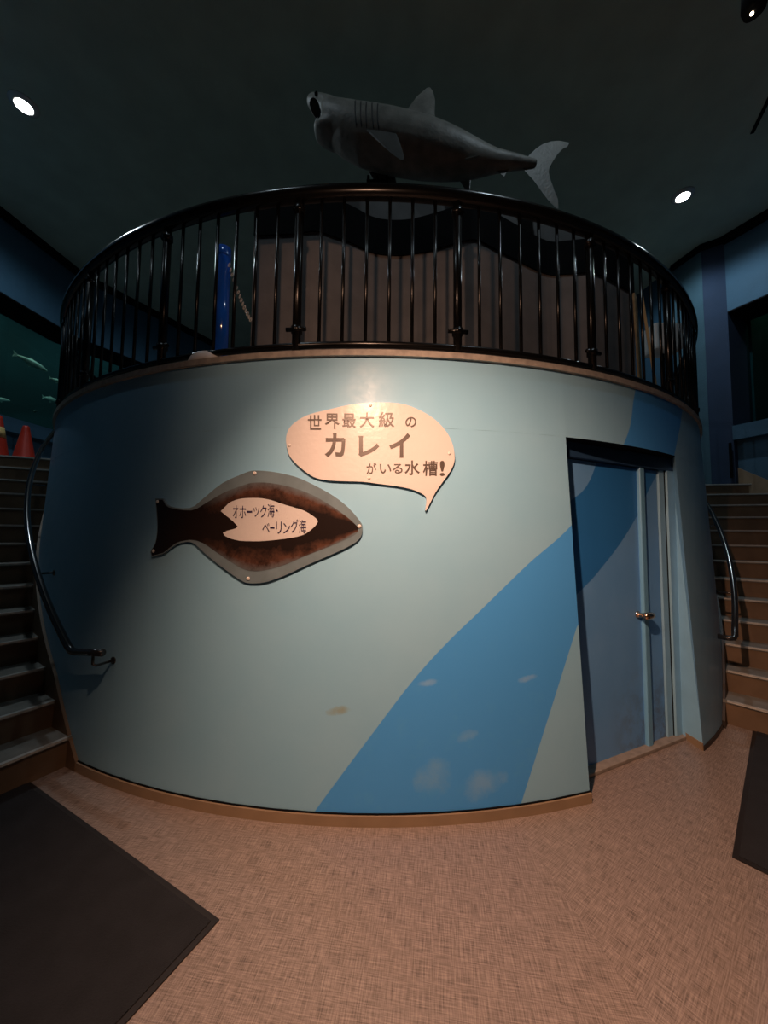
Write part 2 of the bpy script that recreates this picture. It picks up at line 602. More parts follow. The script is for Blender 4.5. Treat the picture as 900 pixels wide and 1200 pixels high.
struct(link_mesh('wall_hall_back', bm, M['hall']))

ZW0, ZW1, ZL = 3.19, 4.99, 2.975        # aquarium opening, underside of its ledge


def niche_wall(side, line, full=None):
    wl = bmesh.new()
    band(wl, line, 0, .62, ZW1, ZC)
    band(wl, line, .10, .62, 0.0, ZL)
    root = struct(link_mesh('wall_' + side, wl, M['wall']))
    bm = bmesh.new()
    band(bm, line, -.03, .62, ZL, ZW0)
    link_mesh('window_ledge', bm, M['wall'], root)
    bm = bmesh.new()
    band(bm, line, .004, .56, ZW1 - .02, ZW1 - .001)
    link_mesh('soffit', bm, M['blackmatt'], root)
    bm = bmesh.new()
    band(bm, line, -.05, .02, ZC - .13, ZC)
    link_mesh('cornice', bm, M['blackmatt'], root)
    return root


wl = niche_wall('left', LEFT)
wr = niche_wall('right', RIGHT)
bm = bmesh.new()
band(bm, BACK, 0, .2, 0, ZC)
struct(link_mesh('wall_back', bm, M['wall']))
bm = bmesh.new()
pp = [Vector(p) for p in PILLAR]
nrm = Vector((0.918, 0.397))
prism(bm, [pp[0], pp[1], pp[1] + Vector((.7, .25)), pp[0] + Vector((.7, .25))], 0, ZC)
pil = struct(link_mesh('wall_pillar', bm, M['pillar']))
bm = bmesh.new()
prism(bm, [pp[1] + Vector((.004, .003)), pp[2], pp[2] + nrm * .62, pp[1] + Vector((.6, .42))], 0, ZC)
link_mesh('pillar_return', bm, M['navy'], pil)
bm = bmesh.new()
band(bm, PILLAR, -.03, .02, ZC - .10, ZC)
link_mesh('cornice', bm, M['blackmatt'], pil)

# aquariums in the niches
def aquarium(num, line, glow, energy):
    rt = bpy.data.objects.new('window_%d' % num, None)
    COL.objects.link(rt)
    struct(rt)
    bm = bmesh.new()
    band(bm, line, .52, .54, ZW0, ZW1 - .02)
    link_mesh('glass_pane', bm, M['glass'], rt)
    bm = bmesh.new()
    band(bm, line, 1.9, 1.95, 2.6, 6.1)
    a, b = offset(line, .62), offset(line, 1.95)
    for q in (0, -1):
        t = (b[q] - a[q]).normalized() * .03
        n = Vector((-t.y, t.x))
        prism(bm, [a[q] - n, b[q] - n, b[q] + n, a[q] + n], 2.6, 6.1)
    band(bm, line, .62, 1.95, 2.55, 2.6)
    band(bm, line, .62, 1.95, 6.1, 6.15)
    link_mesh('tank_lining', bm, M['tank_back'], rt)
    return rt


aquarium(1, LEFT[2:6], (0.55, 0.9, 0.9), 8)
aquarium(2, RIGHT[:3], (0.4, 0.9, 0.6), 2)


def tank_light(loc, energy, color):
    l = bpy.data.lights.new('tank_lamp', 'AREA')
    l.energy, l.color, l.size = energy, color, .8
    o = bpy.data.objects.new('tank_lamp', l)
    COL.objects.link(o)
    o.location = loc
    return o


tank_light((-6.6, 5.9, 6.05), 13, (.75, 1.0, .88))
tank_light((-5.9, 7.6, 6.05), 9, (.6, 1.0, 1.0))
tank_light((6.5, 5.0, 6.05), 2.5, (.4, 1.0, .6))

# ------------------------------------------------------------------ drum wall with the door opening
OPEN_L = lambda z: 16.765 + (16.346 - 16.765) * z / 2.115
OPEN_R = lambda z: 32.471 + (32.279 - 32.471) * z / 2.115
ZO_L, ZO_R = 2.115, 2.128
bm = bmesh.new()


def strip(bm, phis, zlo, zhi, nz=8):
    rows = []
    for p in phis:
        rows.append([bm.verts.new(pol(p(z) if callable(p) else p, rd(z), z)) for z in [zlo(p) + (zhi(p) - zlo(p)) * k / nz for k in range(nz + 1)]])
    for a, b in zip(rows, rows[1:]):
        for k in range(nz):
            bm.faces.new((a[k], b[k], b[k + 1], a[k + 1]))
    return rows


Z0 = lambda p: 0.0
ZT = lambda p: H
N = 120
ph_all = [OPEN_R] + [32.9 + (376.2 - 32.9) * i / N for i in range(N + 1)]
# from the right edge of the door all the way round to its left edge, up to the height of the door head
rowsA = strip(bm, ph_all + [lambda z: OPEN_L(z) + 360], Z0, lambda p: 2.12)
strip(bm, [16.346 + (16.346 + 360 - 16.346) * i / 180 for i in range(181)], lambda p: 2.12, ZT, 3)
drum = struct(link_mesh('wall_drum', bm, M['drum'], smooth=True))


def doorpt(s, z, d=0.0):
    return D0 + DD * s + DN * d + Vector((0, 0, z))


# reveals and the head of the recess
bm = bmesh.new()
def quad(bm, *ps):
    bm.faces.new([bm.verts.new(p) for p in ps])
Lb, Lt = pol(OPEN_L(0), rd(0), 0), pol(OPEN_L(2.12), rd(2.12), 2.12)
Rb, Rt = pol(OPEN_R(0), rd(0), 0), pol(OPEN_R(2.12), rd(2.12), 2.12)
quad(bm, Lb, Lt, doorpt(-.16, 2.12), doorpt(-.16, 0))
link_mesh('reveal', bm, M['reveal'], drum)
bm = bmesh.new()
quad(bm, Rb, Rt, doorpt(1.045, 2.12), doorpt(1.012, 0))
link_mesh('reveal', bm, M['reveal'], drum)
bm = bmesh.new()
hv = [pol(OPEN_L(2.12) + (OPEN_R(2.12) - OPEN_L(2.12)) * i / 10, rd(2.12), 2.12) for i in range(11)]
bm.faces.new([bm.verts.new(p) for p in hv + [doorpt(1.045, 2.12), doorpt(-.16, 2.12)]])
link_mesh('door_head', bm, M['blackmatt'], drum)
# right reveal skirting
bm = bmesh.new()
ea, eb = doorpt(1.03, 0, -.004), Rb
tdir = (eb - ea).normalized()
nn = Vector((-tdir.y, tdir.x, 0))
if nn.x > 0:
    nn = -nn
box(bm, (ea + eb) / 2 + nn * .006 + Vector((0, 0, .025)), (eb - ea).length, .012, .05, (tdir, nn, Vector((0, 0, 1))))
struct(link_mesh('baseboard_reveal', bm, M['base']))
bm = bmesh.new()
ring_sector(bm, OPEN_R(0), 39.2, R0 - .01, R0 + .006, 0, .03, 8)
struct(link_mesh('baseboard_right', bm, M['skirt_shaded']))
bm = bmesh.new()
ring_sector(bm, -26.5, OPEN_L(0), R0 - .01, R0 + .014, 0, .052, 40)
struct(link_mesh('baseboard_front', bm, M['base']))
# a dark joint over the baseboard
bm = bmesh.new()
ring_sector(bm, -26.5, OPEN_L(0), R0 - .01, R0 + .004, .052, .058, 40)
struct(link_mesh('trim_1', bm, M['blackmatt']))
# rim on top of the drum, and its deck
bm = bmesh.new()
ring_sector(bm, -180, 180, R1 - .22, R1 + .022, H - .012, H + .024, 160)
struct(link_mesh('trim_2', bm, M['rim']))
bm = bmesh.new()
prism(bm, [tuple(pol(a * 4, R1 - .05, 0)[:2]) for a in range(90)][::-1], H - .06, H + .008)
struct(link_mesh('floor_deck', bm, M['grey']))

# ------------------------------------------------------------------ door
door = bpy.data.objects.new('door_1', None)
COL.objects.link(door)
door.location = D0
struct(door)
AX = (DD, DN, Vector((0, 0, 1)))
bm = bmesh.new()
box(bm, doorpt(.235, 1.01, .02), .74, .04, 2.01, AX, .003)
link_mesh('door_leaf', bm, M['door'], door)
bm = bmesh.new()
box(bm, doorpt(.742, 1.01, .02), .21, .04, 2.01, AX, .003)
link_mesh('door_leaf', bm, M['door'], door)
bm = bmesh.new()
box(bm, doorpt(.622, 1.01, -.012), .056, .03, 2.02, AX, .008)
link_mesh('meeting_bead', bm, M['mullion'], door)
for s0, s1, d in ((.855, .925, -.012), (.93, 1.03, -.03)):
    bm = bmesh.new()
    box(bm, doorpt((s0 + s1) / 2, 1.05, d + .04), s1 - s0, .08, 2.1, AX, .003)
    link_mesh('frame_jamb', bm, M['frame'], door)
bm = bmesh.new()
box(bm, doorpt(.925, 1.05, .01), .010, .05, 2.1, AX)
link_mesh('frame_groove', bm, M['blackmatt'], door)
bm = bmesh.new()
box(bm, doorpt(1.038, 1.05, -.012), .014, .06, 2.1, AX)
link_mesh('frame_groove', bm, M['blackmatt'], door)
bm = bmesh.new()
box(bm, doorpt(.43, 2.07, .0), 1.2, .07, .1, AX, .003)
link_mesh('frame_head', bm, M['headpaint'], door)
bm = bmesh.new()
box(bm, doorpt(-.150, 1.05, .03), .03, .05, 2.1, AX, .003)
link_mesh('frame_jamb', bm, M['frame'], door)
bm = bmesh.new()
box(bm, doorpt(.43, .012, -.01), 1.18, .10, .024, AX, .004)
link_mesh('door_sill', bm, M['sill'], door)
hd = bmesh.new()
AXK = (DD, Vector((0, 0, 1)), -DN)
lathe(hd, [(.0, 0), (.026, 0), (.027, .004), (.018, .010), (.016, .03), (.016, .05)], doorpt(.556, .94, 0), 20, AXK)
kn = link_mesh('door_knob', hd, M['copper'], door, True)
hd = bmesh.new()
tube(hd, [doorpt(.54, .94, -.056), doorpt(.565, .94, -.058), doorpt(.61, .938, -.056), doorpt(.635, .937, -.052)], .014, 12, True, [.022, .025, .024, .023])
link_mesh('lever', hd, M['copper'], kn, True)

# ------------------------------------------------------------------ railing on the drum
rail = thing('railing', 'black glossy railing of bars curving round the top of the round blue wall', 'railing', pol(0, RR, H))
arc = lambda a, b, n, r, z: [pol(a + (b - a) * i / n, r, z) for i in range(n + 1)]
bm = bmesh.new()
tube(bm, arc(-84, 84, 150, RR, ZR - .045), .046, 12)
link_mesh('top_rail', bm, M['black'], rail, True)
bm = bmesh.new()
tube(bm, arc(-84, 84, 150, RR, H + .075), .020, 10)
link_mesh('lower_rail', bm, M['black'], rail, True)
STEP = 13.27
posts = [0.25 + STEP * (k + .5) for k in range(-7, 7)]
pm = bmesh.new()
tube(pm, [pol(0, RR, H + .02), pol(0, RR, ZR - .05)], .026, 12)
pme = None
bme = None


def turn(o, phi, base=0.0):
    """rotate a mesh that was built at azimuth 0 about the drum's axis"""
    a = radians(phi)
    T = Matrix.Translation((XC, YC, 0)) @ Matrix.Rotation(a, 4, 'Z') @ Matrix.Translation((-XC, -YC, 0))
    o.matrix_parent_inverse = Matrix.Translation(-Vector(o.parent.location)) if o.parent else Matrix()
    o.matrix_basis = T
    return o


post0 = bar0 = col0 = None
for ph in posts:
    if abs(ph) > 84:
        continue
    if post0 is None:
        post0 = link_mesh('post', pm, M['black'], rail, True)
        o = post0
        fits = []
        for zz, hw in ((H + .175, .062), (ZR - .145, .038)):
            cm = bmesh.new()
            tube(cm, [pol(0, RR, zz - .018), pol(0, RR, zz + .018)], .034, 12)
            fits.append(link_mesh('clamp', cm, M['black'], o, True))
            cm = bmesh.new()
            c0 = pol(0, RR - .0, zz)
            tube(cm, [c0 + Vector((-hw, -.01, 0)), c0 + Vector((hw, -.01, 0))], .013, 8)
            fits.append(link_mesh('cross_pin', cm, M['black'], o, True))
        col0 = fits
        mine = fits
    else:
        o = link_mesh('post', None, None, rail, me=post0.data)
        mine = [link_mesh(q.name.split('.')[0], None, None, None, me=q.data) for q in col0]
    turn(o, ph)
    for c in mine:
        c.parent = o
        c.matrix_parent_inverse = Matrix()
for i in range(len(posts) - 1):
    for j in range(1, 7):
        ph = posts[i] + STEP * j / 7
        if abs(ph) > 80:
            continue
        if bar0 is None:
            b_ = bmesh.new()
            tube(b_, [pol(0, RR, H + .075), pol(0, RR, ZR - .06)], .0105, 8)
            bar0 = link_mesh('baluster', b_, M['black'], rail, True)
            o = bar0
        else:
            o = link_mesh('baluster', None, None, rail, me=bar0.data)
        turn(o, ph)

# ------------------------------------------------------------------ brown screen behind the railing
PLAN = [(-1.005, 2.58), (-0.86, 2.57), (-0.696, 2.56), (-0.531, 2.535), (-0.41, 2.58), (-0.286, 2.634), (-0.091, 2.741), (0.149, 2.755), (0.381, 2.691), (0.597, 2.606), (0.694, 2.604), (0.85, 2.684), (1.014, 2.77), (1.37, 2.946), (1.552, 2.943), (1.722, 2.92), (1.827, 2.949), (2.018, 3.041), (2.283, 3.183)]
TANK = [(-0.70, 2.935), (-0.546, 2.916), (-0.177, 2.904), (0.117, 2.916), (0.564, 2.942), (0.869, 2.971), (1.11, 3.017), (1.463, 3.124), (1.931, 3.256), (2.42, 3.455)]


def smooth_line(P_, n=5):
    out = []
    for i in range(len(P_) - 1):
        p0, p1, p2, p3 = (Vector(P_[max(i - 1, 0)]), Vector(P_[i]), Vector(P_[i + 1]), Vector(P_[min(i + 2, len(P_) - 1)]))
        for k in range(n):
            t = k / n
            out.append(.5 * ((2 * p1) + (p2 - p0) * t + (2 * p0 - 5 * p1 + 4 * p2 - p3) * t * t + (3 * p1 - p0 - 3 * p2 + p3) * t ** 3))
    out.append(Vector(P_[-1]))
    return out


line = smooth_line(PLAN)
scr = thing('wavy_screen', 'tall brown wavy screen with a black top band behind the black railing', 'screen', (.6, 2.8, H + .008))


def sheet_wall(ln, d0, d1, z0, z1, nm, mt_, par=None):
    bm = bmesh.new()
    a, b = offset([tuple(p) for p in ln], d0), offset([tuple(p) for p in ln], d1)
    prism(bm, [tuple(p) for p in a] + [tuple(p) for p in reversed(b)], z0, z1)
    return link_mesh(nm, bm, mt_, par)


sheet_wall(line, 0, .025, H + .010, 4.03, 'panel', M['panel'], scr)
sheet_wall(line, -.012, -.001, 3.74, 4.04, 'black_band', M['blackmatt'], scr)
tag(sheet_wall(smooth_line(TANK, 3), 0, .03, H + .010, 4.45, 'tank_wall', M['panel']), 'grey tank wall standing behind the wavy screen', 'wall panel')

# ------------------------------------------------------------------ things on the deck
bp_ = thing('blue_post', 'glossy blue upright tube with an open top behind the railing', 'post', (-1.13, 2.38, H + .008))
bm = bmesh.new()
tube(bm, [(-1.13, 2.38, H + .01), (-1.133, 2.38, 3.40)], .047, 20)
link_mesh('tube', bm, M['blue'], bp_, True)
bm = bmesh.new()
lathe(bm, [(.040, 0), (.047, 0), (.049, .012), (.047, .07), (.041, .07), (.040, .0)], (-1.133, 2.38, 3.40), 20)
link_mesh('open_collar', bm, M['blue'], bp_, True)
ch = thing('bead_chain', 'pale plastic link chain sloping down from the blue post', 'chain', (-1.09, 2.36, 3.33))
link0 = None
A_, B_ = Vector((-1.085, 2.36, 3.34)), Vector((-.925, 2.36, 2.95))
for i in range(15):
    t = i / 14
    p = A_.lerp(B_, t) + Vector((0, 0, -.03 * 4 * t * (1 - t)))
    if link0 is None:
        bm = bmesh.new()
        tube(bm, [Vector((.006 * cos(a), 0, .014 * sin(a))) for a in [2 * pi * k / 10 for k in range(11)]], .0026, 6, False)
        link0 = link_mesh('link', bm, M['bead'], ch, True)
        o = link0
    else:
        o = link_mesh('link', None, None, ch, me=link0.data)
    o.matrix_parent_inverse = Matrix.Translation(-Vector(ch.location))
    o.matrix_basis = Matrix.Translation(p) @ Matrix.Rotation(radians(22), 4, 'Y') @ Matrix.Rotation(radians(90 * (i % 2)), 4, 'Z')
bm = bmesh.new()
lathe(bm, [(.125, 0), (.124, .02), (.112, .045), (.085, .066), (.045, .078), (0, .081)], (0, 0, 0), 28)
dm = link_mesh('plastic_dome', bm, M['white'], None, True)
p = pol(-15.0, R1 - .05, H + .0245)
dm.matrix_world = Matrix.Translation(p) @ Matrix.Rotation(radians(-15), 4, 'Z') @ Matrix.Diagonal((1, .55, 1, 1))
tag(dm, 'low white plastic dome lying on the tan rim by the blue post', 'dome')
# leaning boards
bm = bmesh.new()
b0, b1 = Vector((2.37, 3.24, H + .01)), Vector((2.265, 3.14, 3.70))
box(bm, (b0 + b1) / 2, .10, .02, (b1 - b0).length, (Vector((.7, .7, 0)).normalized(), Vector((-.7, .7, 0)).normalized(), (b1 - b0).normalized()), .002)
tag(link_mesh('knotty_board', bm, M['wood2']), 'dark knotty upright board next to the right end of the brown screen', 'board')
bm = bmesh.new()
b0, b1 = Vector((2.84, 3.60, H + .01)), Vector((2.36, 3.19, 3.78))
zz = (b1 - b0).normalized()
xx = Vector((.62, .78, 0)).normalized()
yy = zz.cross(xx).normalized()
xx = yy.cross(zz)
box(bm, (b0 + b1) / 2, .10, .022, (b1 - b0).length, (xx, yy, zz), .002)
tag(link_mesh('yellow_board', bm, M['wood']), 'pale yellow board leaning at a slant behind the right of the railing', 'board')
bm = bmesh.new()
box(bm, (2.98, 3.75, 3.62), .30, .22, .30, None, .03)
bx = thing('white_box', 'pale grey plastic box on a thin stand behind the right railing', 'box', (2.98, 3.75, H + .01))
link_mesh('case', bm, M['white'], bx)
bm = bmesh.new()
tube(bm, [(2.98, 3.75, H + .008), (2.98, 3.75, 3.48)], .02, 8)
link_mesh('stand', bm, M['blackmatt'], bx)
bm = bmesh.new()
box(bm, (-.40, 3.05, (H + .01 + 4.58) / 2), .27, .02, 4.58 - H - .01)
tag(link_mesh('grey_panel', bm, M['grey']), 'plain grey panel edge showing above the railing below the shark head', 'panel')
st = thing('shark_stand', 'dark lattice stand under the belly of the shark', 'stand', (-.05, 3.0, H + .01))
for sx in (-.17, -.09, -.01):
    bm = bmesh.new()
    box(bm, (sx, 2.98, (H + .01 + 4.66) / 2), .022, .022, 4.66 - H - .01)
    link_mesh('upright', bm, M['blackmatt'], st)
for zz in (3.2, 4.0, 4.44, 4.52, 4.60):
    bm = bmesh.new()
    box(bm, (-.09, 2.966, zz), .19, .012, .018)
    link_mesh('rung', bm, M['blackmatt'], st)
bm = bmesh.new()
box(bm, (.62, 3.0, (H + .01 + 4.55) / 2), .05, .05, 4.55 - H - .01)
link_mesh('upright', bm, M['blackmatt'], st)

# ------------------------------------------------------------------ shark
SY = 2.85
BODY = [(-.555, 5.010, .130), (-.53, 5.005, .142), (-.489, 4.990, .158), (-.4, 4.944, .179), (-.254, 4.889, .199), (-.108, 4.857, .207), (.038, 4.825, .211), (.183, 4.796, .207), (.329, 4.768, .2), (.474, 4.738, .183), (.619, 4.706, .157), (.764, 4.679, .122), (.908, 4.666, .084), (1.053, 4.664, .060), (1.16, 4.655, .046), (1.26, 4.65, .030)]


def loft(bm, secs, n=24):
    """secs: (x, z, half height, half width, y)"""
    rings = []
    for x, z, rz, ry, y in secs:
        rings.append([bm.verts.new((x, y + ry * cos(2 * pi * k / n), z + rz * sin(2 * pi * k / n))) for k in range(n)])
    for a, b in zip(rings, rings[1:]):
        for k in range(n):
            bm.faces.new((a[k], a[(k + 1) % n], b[(k + 1) % n], b[k]))
    bm.faces.new(rings[0][::-1])
    bm.faces.new(rings[-1])


def remeshed(name, bm, material, parent, voxel, smooth_it=6, cutter=None):
    me = bpy.data.meshes.new('tmp')
    bmesh.ops.recalc_face_normals(bm, faces=bm.faces[:])
    bm.to_mesh(me)
    bm.free()
    t = bpy.data.objects.new('tmp', me)
    COL.objects.link(t)
    rmod = t.modifiers.new('r', 'REMESH')
    rmod.mode, rmod.voxel_size = 'VOXEL', voxel
    sm = t.modifiers.new('s', 'SMOOTH')
    sm.iterations, sm.factor = smooth_it, .5
    if cutter:
        bo = t.modifiers.new('b', 'BOOLEAN')
        bo.operation, bo.object, bo.solver = 'DIFFERENCE', cutter, 'EXACT'
    dg = bpy.context.evaluated_depsgraph_get()
    me2 = bpy.data.meshes.new_from_object(t.evaluated_get(dg))
    bpy.data.objects.remove(t)
    for p_ in me2.polygons:
        p_.use_smooth = True
    me2.materials.clear()
    me2.materials.append(material)
    me2.name = name
    return link_mesh(name, None, None, parent, me=me2)


shark = thing('shark', 'grey model shark with open mouth mounted above the railing', 'shark', (.1, SY, 4.7))
bm = bmesh.new()
loft(bm, [(x, z, r, r * 1.02, SY) for x, z, r in BODY])
# snout above the mouth, lower jaw below it
loft(bm, [(-.700, 5.196, .010, .016, SY), (-.688, 5.190, .028, .045, SY), (-.655, 5.172, .046, .078, SY), (-.61, 5.140, .066, .105, SY), (-.55, 5.09, .09, .13, SY), (-.45, 5.03, .11, .15, SY)])
loft(bm, [(-.628, 4.915, .012, .05, SY), (-.612, 4.912, .030, .085, SY), (-.57, 4.905, .045, .112, SY), (-.50, 4.90, .07, .135, SY), (-.40, 4.90, .09, .15, SY)])
MOUTH = Matrix.Translation((-.640, SY - .02, 5.055)) @ Matrix.Rotation(radians(-10), 4, 'Y') @ Matrix.Diagonal((.085, .098, .095, 1))
cb = bmesh.new()
bmesh.ops.create_uvsphere(cb, u_segments=28, v_segments=18, radius=1.0)
bmesh.ops.transform(cb, matrix=MOUTH, verts=cb.verts[:])
cut = link_mesh('cutter', cb, M['gum'])
body = remeshed('body', bm, M['shark'], shark, .012, 6, cut)
bpy.data.objects.remove(cut)
# the carved hollow becomes the mouth, a part of its own
bm = bmesh.new()
bm.from_mesh(body.data)
inv = MOUTH.inverted()
inside = lambda f_: (inv @ f_.calc_center_median()).length < 1.012
mb = bm.copy()
bmesh.ops.delete(bm, geom=[f_ for f_ in bm.faces if inside(f_)], context='FACES')
bm.to_mesh(body.data)
bm.free()
bmesh.ops.delete(mb, geom=[f_ for f_ in mb.faces if not inside(f_)], context='FACES')
mm = bpy.data.meshes.new('mouth')
mb.to_mesh(mm)
mb.free()
mm.materials.clear()
mm.materials.append(M['gum'])
link_mesh('mouth', None, None, shark, me=mm)
tm = bmesh.new()
for k in range(11):
    a = radians(-70 + 14 * k)
    c = Vector((-.625 + .05 * (1 - cos(a)), SY + .075 * sin(a), 4.945))
    lathe(tm, [(.007, 0), (.004, .012), (0, .022)], c, 5)
link_mesh('teeth', tm, M['reflector'], shark)
for sgn in (-1, 1):
    bm = bmesh.new()
    bmesh.ops.create_uvsphere(bm, u_segments=12, v_segments=8, radius=.016)
    bmesh.ops.translate(bm, vec=(-.598, SY + sgn * .112, 5.122), verts=bm.verts[:])
    link_mesh('eye', bm, M['eye'], shark, True)


def bspt(x, ang, lift=0.0):
    """point on the body surface at station x, ang from straight up towards the viewer"""
    for (x0, z0, r0), (x1, z1, r1) in zip(BODY, BODY[1:]):
        if x0 <= x <= x1:
            t = (x - x0) / (x1 - x0)
            z, r = z0 + (z1 - z0) * t, r0 + (r1 - r0) * t + lift
            return Vector((x, SY - r * sin(radians(ang)), z + r * cos(radians(ang))))


for k in range(5):
    x0 = -.255 + .046 * k
    for sgn in (1, -1):
        bm = bmesh.new()
        pts = [bspt(x0 - .012 + .03 * (j / 8) ** 2 * (1 if k > 2 else .4) - (.02 * k / 4) * (j / 8), 60 + 68 * j / 8, -.001) for j in range(9)]
        if sgn < 0:
            pts = [Vector((q.x, 2 * SY - q.y, q.z)) for q in pts]
        tube(bm, pts, .007, 6, True, [.001] + [.007] * 7 + [.001])
        link_mesh('gill_slit', bm, M['shark_dark'], shark, True)


def fin(name, outline, thick, axis_y, parent, mtl):
    """flat outline (x, z) at y, thick in the middle and thin at its rim"""
    bm = bmesh.new()
    f_ = bm.faces.new([bm.verts.new((x, axis_y, z)) for x, z in outline])
    bmesh.ops.inset_region(bm, faces=[f_], thickness=.022, depth=0)
    inner = [v for v in bm.verts if all(abs((v.co.x - x) ** 2 + (v.co.z - z) ** 2) > 1e-10 for x, z in outline)]
    g = bmesh.ops.duplicate(bm, geom=bm.faces[:] + bm.edges[:] + bm.verts[:])
    vm = g['vert_map']
    for v in inner:
        w_ = vm[v]
        v.co.y -= thick / 2
        w_.co.y += thick / 2
    bmesh.ops.remove_doubles(bm, verts=bm.verts[:], dist=1e-5)
    return link_mesh(name, bm, mtl, parent)


fin('dorsal_fin', [(.12, 5.02), (.14, 5.1), (.239, 5.250), (.327, 5.335), (.356, 5.340), (.38, 5.305), (.4, 5.225), (.395, 5.10), (.42, 4.92)], .03, SY, shark, M['shark'])
fin('tail_fin', [(1.13, 4.66), (1.214, 4.742), (1.264, 4.792), (1.317, 4.83), (1.39, 4.856), (1.462, 4.863), (1.544, 4.845), (1.525, 4.807), (1.49, 4.792), (1.44, 4.738), (1.401, 4.676), (1.371, 4.62), (1.362, 4.58), (1.375, 4.512), (1.41, 4.406), (1.438, 4.33), (1.439, 4.247), (1.416, 4.259), (1.351, 4.329), (1.295, 4.41), (1.239, 4.495), (1.14, 4.61)], .03, SY, shark, M['shark'])
fin('anal_fin', [(.90, 4.61), (.942, 4.569), (.988, 4.529), (1.0, 4.56), (1.04, 4.62)], .012, SY, shark, M['shark'])


def pectoral(sgn):
    bm = bmesh.new()
    secs = []
    for t in [i / 8 for i in range(9)]:
        wdt = .21 * (1 - t) ** .7 + .02
        cx = -.06 + .17 * t
        y = SY + sgn * (.165 + .07 * t)
        z = 4.74 - .33 * t
        rz = .022 * (1 - t) + .004
        secs.append([bm.verts.new((cx + wdt / 2 * cos(a), y, z + rz * sin(a))) for a in [2 * pi * k / 12 for k in range(12)]])
    for a, b in zip(secs, secs[1:]):
        for k in range(12):
            bm.faces.new((a[k], a[(k + 1) % 12], b[(k + 1) % 12], b[k]))
    bm.faces.new(secs[0])
    bm.faces.new(secs[-1])
    link_mesh('pectoral_fin', bm, M['shaded_fin'], shark, True)


pectoral(-1)
pectoral(1)
for sgn in (-1, 1):
    bm = bmesh.new()
    secs = []
    for t in [i / 5 for i in range(6)]:
        wdt = .11 * (1 - t) + .01
        secs.append([bm.verts.new((.66 + .07 * t + wdt / 2 * cos(a), SY + sgn * (.07 + .10 * t), 4.60 - .07 * t + .010 * (1.2 - t) * sin(a))) for a in [2 * pi * k / 10 for k in range(10)]])
    for a, b in zip(secs, secs[1:]):
        for k in range(10):
            bm.faces.new((a[k], a[(k + 1) % 10], b[(k + 1) % 10], b[k]))
    bm.faces.new(secs[0]); bm.faces.new(secs[-1])
    link_mesh('pelvic_fin', bm, M['shark'], shark, True)

# ------------------------------------------------------------------ signs on the drum
def sheet(name, outline, lo, hi, material, parent, smooth_n=0):
    """board cut to an outline given as (azimuth, height) and bent to the drum"""
    pts = [Vector((a, b)) for a, b in outline]
    if smooth_n:
        q = []
        n = len(pts)
        for i in range(n):
            p0, p1, p2, p3 = pts[i - 1], pts[i], pts[(i + 1) % n], pts[(i + 2) % n]
            a1, a2 = (p1 - p0), (p2 - p1)
            sc = Vector((rd(1.7) * pi / 180, 1))
            u = Vector((a1.x * sc.x, a1.y)); v = Vector((a2.x * sc.x, a2.y)); w3 = p3 - p2; w_ = Vector((w3.x * sc.x, w3.y))
            sharp = lambda s_, t_: s_.length > 0 and t_.length > 0 and s_.normalized().dot(t_.normalized()) < .55
            q.append(p1)
            if sharp(u, v) or sharp(v, w_):
                continue
            for k in range(1, smooth_n):
                t = k / smooth_n
                q.append(.5 * ((2 * p1) + (p2 - p0) * t + (2 * p0 - 5 * p1 + 4 * p2 - p3) * t * t + (3 * p1 - p0 - 3 * p2 + p3) * t ** 3))
        pts = q
    bm = bmesh.new()
    bm.faces.new([bm.verts.new((p.x, 0, p.y)) for p in pts])
    a0, a1 = min(p.x for p in pts), max(p.x for p in pts)
    g = a0 + .5
    while g < a1:
        bmesh.ops.bisect_plane(bm, geom=bm.verts[:] + bm.edges[:] + bm.faces[:], plane_co=(g, 0, 0), plane_no=(1, 0, 0))
        g += .75
    r_ = bmesh.ops.extrude_face_region(bm, geom=bm.faces[:])
    for v in r_['geom']:
        if isinstance(v, bmesh.types.BMVert):
            v.co.y = 1
    for v in bm.verts:
        a, l, z = v.co
        v.co = pol(a, rd(z) + lo + (hi - lo) * l, z)
    return link_mesh(name, bm, material, parent)


def lettering(name, chars, lift, material, parent, weight):
    for chx, (bl, br, tl, tr) in chars:
        bm = bmesh.new()
        cu = bpy.data.curves.new('t', 'FONT')
        cu.body = chx
        cu.resolution_u = 6
        cu.offset = weight
        t = bpy.data.objects.new('t', cu)
        COL.objects.link(t)
        dg = bpy.context.evaluated_depsgraph_get()
        me = bpy.data.meshes.new_from_object(t.evaluated_get(dg))
        bpy.data.objects.remove(t)
        xs = [v.co.x for v in me.vertices]
        ys = [v.co.y for v in me.vertices]
        x0, x1, y0, y1 = min(xs), max(xs), min(ys), max(ys)
        n0 = len(bm.verts)
        bm.from_mesh(me)
        bm.verts.ensure_lookup_table()
        for v in bm.verts[n0:]:
            u = (v.co.x - x0) / max(x1 - x0, 1e-6)
            q = (v.co.y - y0) / max(y1 - y0, 1e-6)
            a = (bl[0] * (1 - u) + br[0] * u) * (1 - q) + (tl[0] * (1 - u) + tr[0] * u) * q
            z = (bl[1] * (1 - u) + br[1] * u) * (1 - q) + (tl[1] * (1 - u) + tr[1] * u) * q
            v.co = pol(a, rd(z) + lift, z)
        bpy.data.meshes.remove(me)
        link_mesh(name, bm, material, parent)


def screws(pts, lift, parent, r=.008):
    for a, z in pts:
        bm = bmesh.new()
        n = Vector((sin(radians(a)), -cos(radians(a)), 0))
        t = Vector((cos(radians(a)), sin(radians(a)), 0))
        lathe(bm, [(r, 0), (r, .002), (r * .5, .004), (0, .0045)], pol(a, rd(z) + lift, z), 12, (t, Vector((0, 0, 1)), n))
        link_mesh('screw', bm, M['screw'], parent, True)


